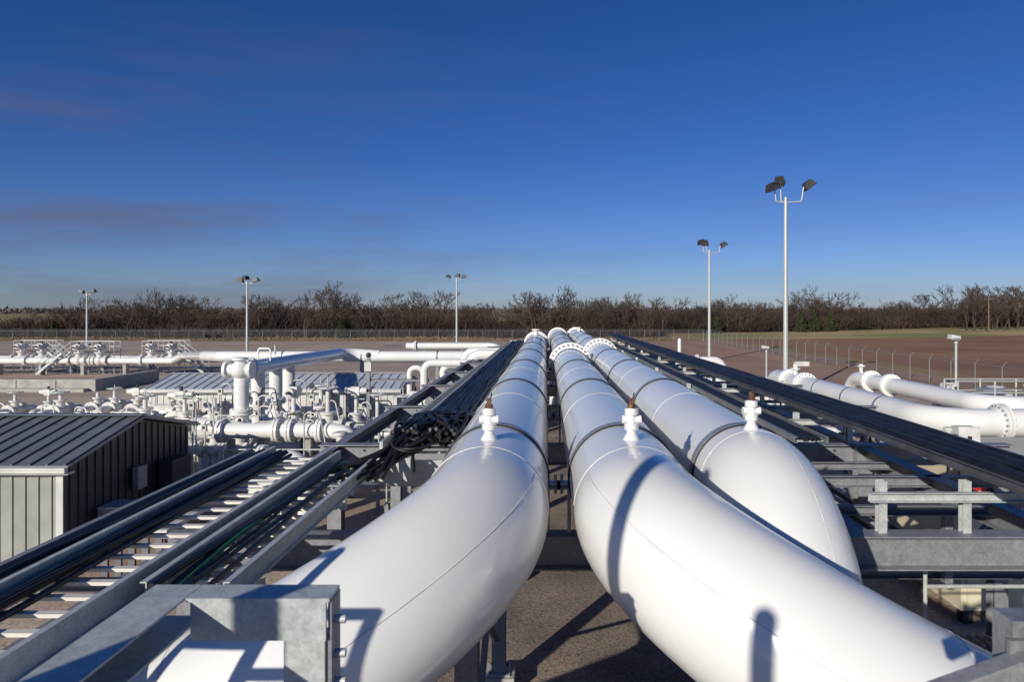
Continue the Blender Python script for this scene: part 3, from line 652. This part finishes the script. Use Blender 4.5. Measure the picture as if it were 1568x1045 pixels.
def shortlamp(x,y,h_):
    b=MB();b.cyl((x,y,0),(x,y,h_),.06,GALV,10);b.box((x-.1,y,h_+.1),(.45,.35,.22),LWALL,Matrix.Rotation(rad(12),3,'Y'));b.box((x-.08,y-.18,h_+.02),(.35,.02,.12),LENS);b.cyl((x,y,h_-.2),(x,y,h_),.09,GALV,10);b.obj('area_light_post')
shortlamp(20.0,33.3,4.65);shortlamp(15.5,48,3.4)
b=MB();b.cyl((13.3,68,0),(13.3,68,3.2),.18,WHITE);b.ball((13.3,68,3.2),.18,WHITE);b.flange((13.3,68,1),(0,0,1),.18,WHITE,t=.06,nb=8);b.obj('unseen_shadow_post')

# ---------------------------------------------------------------- fences
FM=bpy.data.materials.new('chain_link_fabric');FM.use_nodes=True;nt=FM.node_tree;bs=nt.nodes['Principled BSDF']
bs.inputs['Base Color'].default_value=(.16,.16,.17,1);bs.inputs['Metallic'].default_value=.2;bs.inputs['Roughness'].default_value=.6
tc=nt.nodes.new('ShaderNodeTexCoord');nz=nt.nodes.new('ShaderNodeTexNoise');nz.inputs['Scale'].default_value=.5;nt.links.new(tc.outputs['Object'],nz.inputs['Vector'])
mr=nt.nodes.new('ShaderNodeMapRange');mr.inputs['To Min'].default_value=.08;mr.inputs['To Max'].default_value=.18;nt.links.new(nz.outputs['Fac'],mr.inputs['Value']);nt.links.new(mr.outputs['Result'],bs.inputs['Alpha'])
def fence(p0,p1,h_=2.1,step=3.0,out=(1,0,0)):
    b=MB();p0=V(p0);p1=V(p1);L=(p1-p0).length;n=int(L/step);out=V(out)
    b.add([p0,p1,p1+V((0,0,h_)),p0+V((0,0,h_))],[(0,1,2,3)],FM)
    b.cyl(p0+V((0,0,h_)),p1+V((0,0,h_)),.02,GALVD,6)
    for i in range(n+1):
        q=p0.lerp(p1,i/n);b.cyl(q,q+V((0,0,h_)),.035,GALVD,6);b.cyl(q+V((0,0,h_)),q+V((0,0,h_+.35))+out*.3,.02,GALVD,5)
    for k in(.33,.66,1):b.cyl(p0+V((0,0,h_+.35*k))+out*.3*k,p1+V((0,0,h_+.35*k))+out*.3*k,.009,GALVD,4)
    b.obj('chain_link_fence')
fence((32.3,30,0),(32.3,140,0));fence((-170,140.3,0),(32.3,140.3,0),out=(0,1,0))

# ---------------------------------------------------------------- trees (bare winter woodland)
def mk_tree(rg,H=8.5):
    segs=[]
    def grow(p,d,L,r,dep):
        n=2
        for i in range(n):
            d=(d+V((rg.gauss(0,.12),rg.gauss(0,.12),rg.gauss(.03,.06)))).normalized();q=p+d*L/n;segs.append((p,q,r,r*.8));p=q;r*=.8
            if dep>0 and i==0 and rg.random()<.8:
                e_=(d+V((rg.gauss(0,.7),rg.gauss(0,.7),rg.uniform(0,.4)))).normalized();grow(p,e_,L*.75,r*.6,dep-1)
        if dep>0:
            for k in range(2 if dep>1 else 3):
                e_=(d+V((rg.gauss(0,.55),rg.gauss(0,.55),rg.uniform(.0,.4)))).normalized();grow(p,e_,L*rg.uniform(.62,.85),r*.7,dep-1)
    d0=V((rg.gauss(0,.08),rg.gauss(0,.08),1)).normalized()
    grow(V((0,0,-.2)),d0,H*.27,H*.02,4 if rg.random()<.4 else 5)
    vs=[]
    for p,q,r0,r1 in segs:
        r0=max(r0,.026);r1=max(r1,.016);dd=(q-p).normalized();u=V((0,0,1)) if abs(dd.z)<.9 else V((1,0,0));x=dd.cross(u).normalized();y=dd.cross(x)
        for P,R_ in((p,r0),(q,r1)):
            for k in range(3):
                t=2*math.pi*k/3;vs.append(P+x*R_*math.cos(t)+y*R_*math.sin(t))
    A=np.array([tuple(v) for v in vs],dtype=np.float32);zmax=A[:,2].max();A*=H/zmax
    n=len(segs);base=(np.arange(n)*6)[:,None,None];f=np.array([[0,1,4,3],[1,2,5,4],[2,0,3,5]])[None];F=(base+f).reshape(-1,4)
    return A,F
def np_obj(name,vs,fs,mat):
    me=bpy.data.meshes.new(name);nv=len(vs);nf,k=fs.shape
    me.vertices.add(nv);me.vertices.foreach_set('co',vs.astype(np.float32).ravel());me.loops.add(nf*k);me.loops.foreach_set('vertex_index',fs.astype(np.int32).ravel())
    me.polygons.add(nf);me.polygons.foreach_set('loop_start',np.arange(nf,dtype=np.int32)*k);me.polygons.foreach_set('loop_total',np.full(nf,k,dtype=np.int32))
    me.materials.append(mat);me.update(calc_edges=True);o=bpy.data.objects.new(name,me);sc.collection.objects.link(o);return o
rg=random.Random(11);var=[mk_tree(rg) for _ in range(9)]
AV=[];AF=[];off=0
def place(x,y,s,sx=1.0):
    global off
    z=float(heightf(x,y));A,F=var[rg.randrange(9)];t=rg.uniform(0,6.28);R=np.array([[math.cos(t),-math.sin(t),0],[math.sin(t),math.cos(t),0],[0,0,1]],dtype=np.float32)
    B=(A@R.T)*np.array([s*sx,s*sx,s],dtype=np.float32)+np.array([x,y,z],dtype=np.float32);AV.append(B);AF.append(F+off);off+=len(B)
def xscale(x):
    if x<-122:return .55
    if x<-104:return .72
    if x>110:return 1.15
    return 1.03+.14*math.sin(x*.1)+.10*math.sin(x*.24+1)
for i in range(400):
    u=rg.uniform(-1.0,.95);y=rg.uniform(148,190) if u<.15 else rg.uniform(196,230)
    s=(rg.uniform(.66,1.04)+(.30 if rg.random()<.13 else 0))*(y/172)**.6*xscale(u*y)*(.92 if u>.3 else 1)
    place(u*y,y,s,sx=1.1)
for i in range(34):
    u=rg.uniform(.61,.95);y=rg.uniform(168,192);place(u*y,y,rg.uniform(.8,1.5))
for (x,y,s) in[(-92,150,1.1),(-89,151,.95),(-66,152,1.2),(-63,150,1.0),(-3,150,1.28),(30,176,1.2),(-28,150,1.25),(13,155,1.15),(-48,150,1.2),(-2,152,1.1)]:place(x,y,s,sx=1.25)
tl=np_obj('bare_tree_line',np.concatenate(AV),np.concatenate(AF),BARK)
nr=np.random.default_rng(5)
def brush(name,n,u0,u1,ya,yb,h0,h1,w,mat,zf=0,lowL=False):
    u=nr.uniform(u0,u1,n);y=nr.uniform(ya,yb,n);x=u*y;cl=.72+.28*np.sin(x*.13+1.3*np.sin(y*.2))*np.sin(x*.045+2)
    if lowL: cl=np.where(x<-118,cl*.58,cl)
    h_=nr.uniform(h0,h1,n)*cl;zb=nr.uniform(0,.65,n)*h_+zf+(heightf(x,y) if ya<300 else 0)
    ang=nr.uniform(0,6.28,n);lean=nr.normal(0,.22,(n,2))*h_[:,None]
    ww=nr.uniform(.5,1.3,n)*w;dx=np.cos(ang)*ww;dy=np.sin(ang)*ww
    v=np.zeros((n,3,3));v[:,0]=np.stack([x-dx,y-dy,zb],1);v[:,1]=np.stack([x+dx,y+dy,zb],1);v[:,2]=np.stack([x+lean[:,0],y+lean[:,1],zb+h_*.45],1)
    return np_obj(name,v.reshape(-1,3),np.arange(n*3).reshape(-1,3),mat)
brush('undergrowth',120000,-1.0,.16,148,195,3.0,7.8,.09,BRUSH,lowL=True)
brush('undergrowth',90000,.14,.95,195,234,2.6,7.4,.10,BRUSH)
brush('dry_grass_verge',20000,-1.0,.2,142,150,.3,1.0,.12,M('straw',(0.30,0.20,0.10),(0.20,0.13,0.07),.1,.95))
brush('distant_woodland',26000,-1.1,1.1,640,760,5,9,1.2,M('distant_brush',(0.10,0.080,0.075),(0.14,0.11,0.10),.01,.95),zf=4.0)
brush('distant_woodland',16000,.1,1.1,330,380,4,9,.6,BRUSH,zf=1.5)
def cedar(x,y,h_):
    z=float(heightf(x,y));n=2600;t=nr.uniform(0,1,n)**.8;a_=nr.uniform(0,6.28,n);R_=(1-t)**.8*h_*.3*(1+.35*np.sin(a_*3+t*9))*nr.uniform(.55,1,n)
    c_=np.stack([x+np.cos(a_)*R_,y+np.sin(a_)*R_,z+t*h_*.95+.2],1);v=c_[:,None,:]+nr.normal(0,.17,(n,3,3))
    o=np_obj('foliage',v.reshape(-1,3),np.arange(n*3).reshape(-1,3),CEDAR)
    b=MB();b.tube([(x,y,z),(x,y,z+h_*.5),(x,y,z+h_*.95)],.15,WOOD,8,radii=[.18,.1,.03]);t_=b.obj('cedar_tree');o.parent=t_
for (x,y,h_) in[(71,190,6),(75,191,6.8),(79,190,5.5),(48,192,5.0),(-44,147,4.6),(-106,147,4.0)]:cedar(x,y,h_)
zz=float(heightf(107,165));b=MB();b.cyl((107,165,zz),(107,165,zz+8.6),.16,WOOD,8);b.beam((106,165,zz+8.0),(108,165,zz+8.0),.12,.14,WOOD)
for x in(106.1,107.9):b.cyl((x,165,zz+8.1),(x,165,zz+8.3),.05,LENS,6)
b.obj('utility_pole')

# ---------------------------------------------------------------- light & sky
el=20;az=31
S=V((-math.sin(rad(az))*math.cos(rad(el)),-math.cos(rad(az))*math.cos(rad(el)),math.sin(rad(el))))
sd=bpy.data.lights.new('sun','SUN');sd.energy=4.5;sd.angle=rad(.53);sd.color=(1,.93,.80)
so=bpy.data.objects.new('sun',sd);sc.collection.objects.link(so);so.rotation_euler=S.to_track_quat('Z','Y').to_euler()
w=bpy.data.worlds.new('World');sc.world=w;w.use_nodes=True;nt=w.node_tree;bg=nt.nodes['Background']
sky=nt.nodes.new('ShaderNodeTexSky');sky.sky_type='NISHITA';sky.sun_disc=False;sky.sun_elevation=rad(el);sky.sun_rotation=rad(180+az)
sky.air_density=1.0;sky.dust_density=0.3;sky.ozone_density=3.0;sky.altitude=300
tc=nt.nodes.new('ShaderNodeTexCoord')
sx_=nt.nodes.new('ShaderNodeSeparateXYZ');nt.links.new(tc.outputs['Generated'],sx_.inputs[0])
tr=nt.nodes.new('ShaderNodeValToRGB');e0=tr.color_ramp.elements
e0[0].position=0.0;e0[0].color=(.56,.66,1.05,1);e0[1].position=.45;e0[1].color=(.15,.43,.86,1)
m_=e0.new(.10);m_.color=(.40,.56,1.0,1);m_=e0.new(.22);m_.color=(.25,.47,.94,1)
nt.links.new(sx_.outputs['Z'],tr.inputs['Fac'])
mu=nt.nodes.new('ShaderNodeMix');mu.data_type='RGBA';mu.blend_type='MULTIPLY';mu.inputs['Factor'].default_value=1
nt.links.new(sky.outputs['Color'],mu.inputs['A']);nt.links.new(tr.outputs['Color'],mu.inputs['B'])
mp=nt.nodes.new('ShaderNodeMapping');mp.inputs['Scale'].default_value=(1.2,1.2,9)
nt.links.new(tc.outputs['Generated'],mp.inputs['Vector'])
nz=nt.nodes.new('ShaderNodeTexNoise');nz.inputs['Scale'].default_value=2.2;nz.inputs['Detail'].default_value=7;nz.inputs['Roughness'].default_value=.55
nt.links.new(mp.outputs['Vector'],nz.inputs['Vector'])
cr=nt.nodes.new('ShaderNodeMapRange');cr.inputs['From Min'].default_value=.45;cr.inputs['From Max'].default_value=.68;cr.inputs['To Max'].default_value=1
nt.links.new(nz.outputs['Fac'],cr.inputs['Value'])
wx=nt.nodes.new('ShaderNodeMapRange');wx.inputs['From Min'].default_value=.1;wx.inputs['From Max'].default_value=-.55;wx.inputs['To Min'].default_value=.14;wx.inputs['To Max'].default_value=.6
nt.links.new(sx_.outputs['X'],wx.inputs['Value'])
wz=nt.nodes.new('ShaderNodeMapRange');wz.inputs['From Min'].default_value=.34;wz.inputs['From Max'].default_value=.14;wz.inputs['To Min'].default_value=.25;wz.inputs['To Max'].default_value=1
nt.links.new(sx_.outputs['Z'],wz.inputs['Value'])
m1=nt.nodes.new('ShaderNodeMath');m1.operation='MULTIPLY';nt.links.new(cr.outputs['Result'],m1.inputs[0]);nt.links.new(wx.outputs['Result'],m1.inputs[1])
m2=nt.nodes.new('ShaderNodeMath');m2.operation='MULTIPLY';nt.links.new(m1.outputs[0],m2.inputs[0]);nt.links.new(wz.outputs['Result'],m2.inputs[1])
mx=nt.nodes.new('ShaderNodeMix');mx.data_type='RGBA';nt.links.new(m2.outputs[0],mx.inputs['Factor'])
nt.links.new(mu.outputs['Result'],mx.inputs['A']);mx.inputs['B'].default_value=(1.5,1.5,2.4,1)
nt.links.new(mx.outputs['Result'],bg.inputs['Color']);bg.inputs['Strength'].default_value=.083

cd=bpy.data.cameras.new('camera');co=bpy.data.objects.new('camera',cd);sc.collection.objects.link(co)
co.location=(0,0,HC);co.rotation_euler=(rad(90),0,0);cd.lens=24;cd.sensor_width=36;cd.shift_x=-.0332;cd.shift_y=-.0284;cd.clip_end=9000
cd.dof.use_dof=True;cd.dof.focus_distance=12;cd.dof.aperture_fstop=5
sc.camera=co
sc.view_settings.view_transform='Standard';sc.view_settings.look='None';sc.view_settings.exposure=0
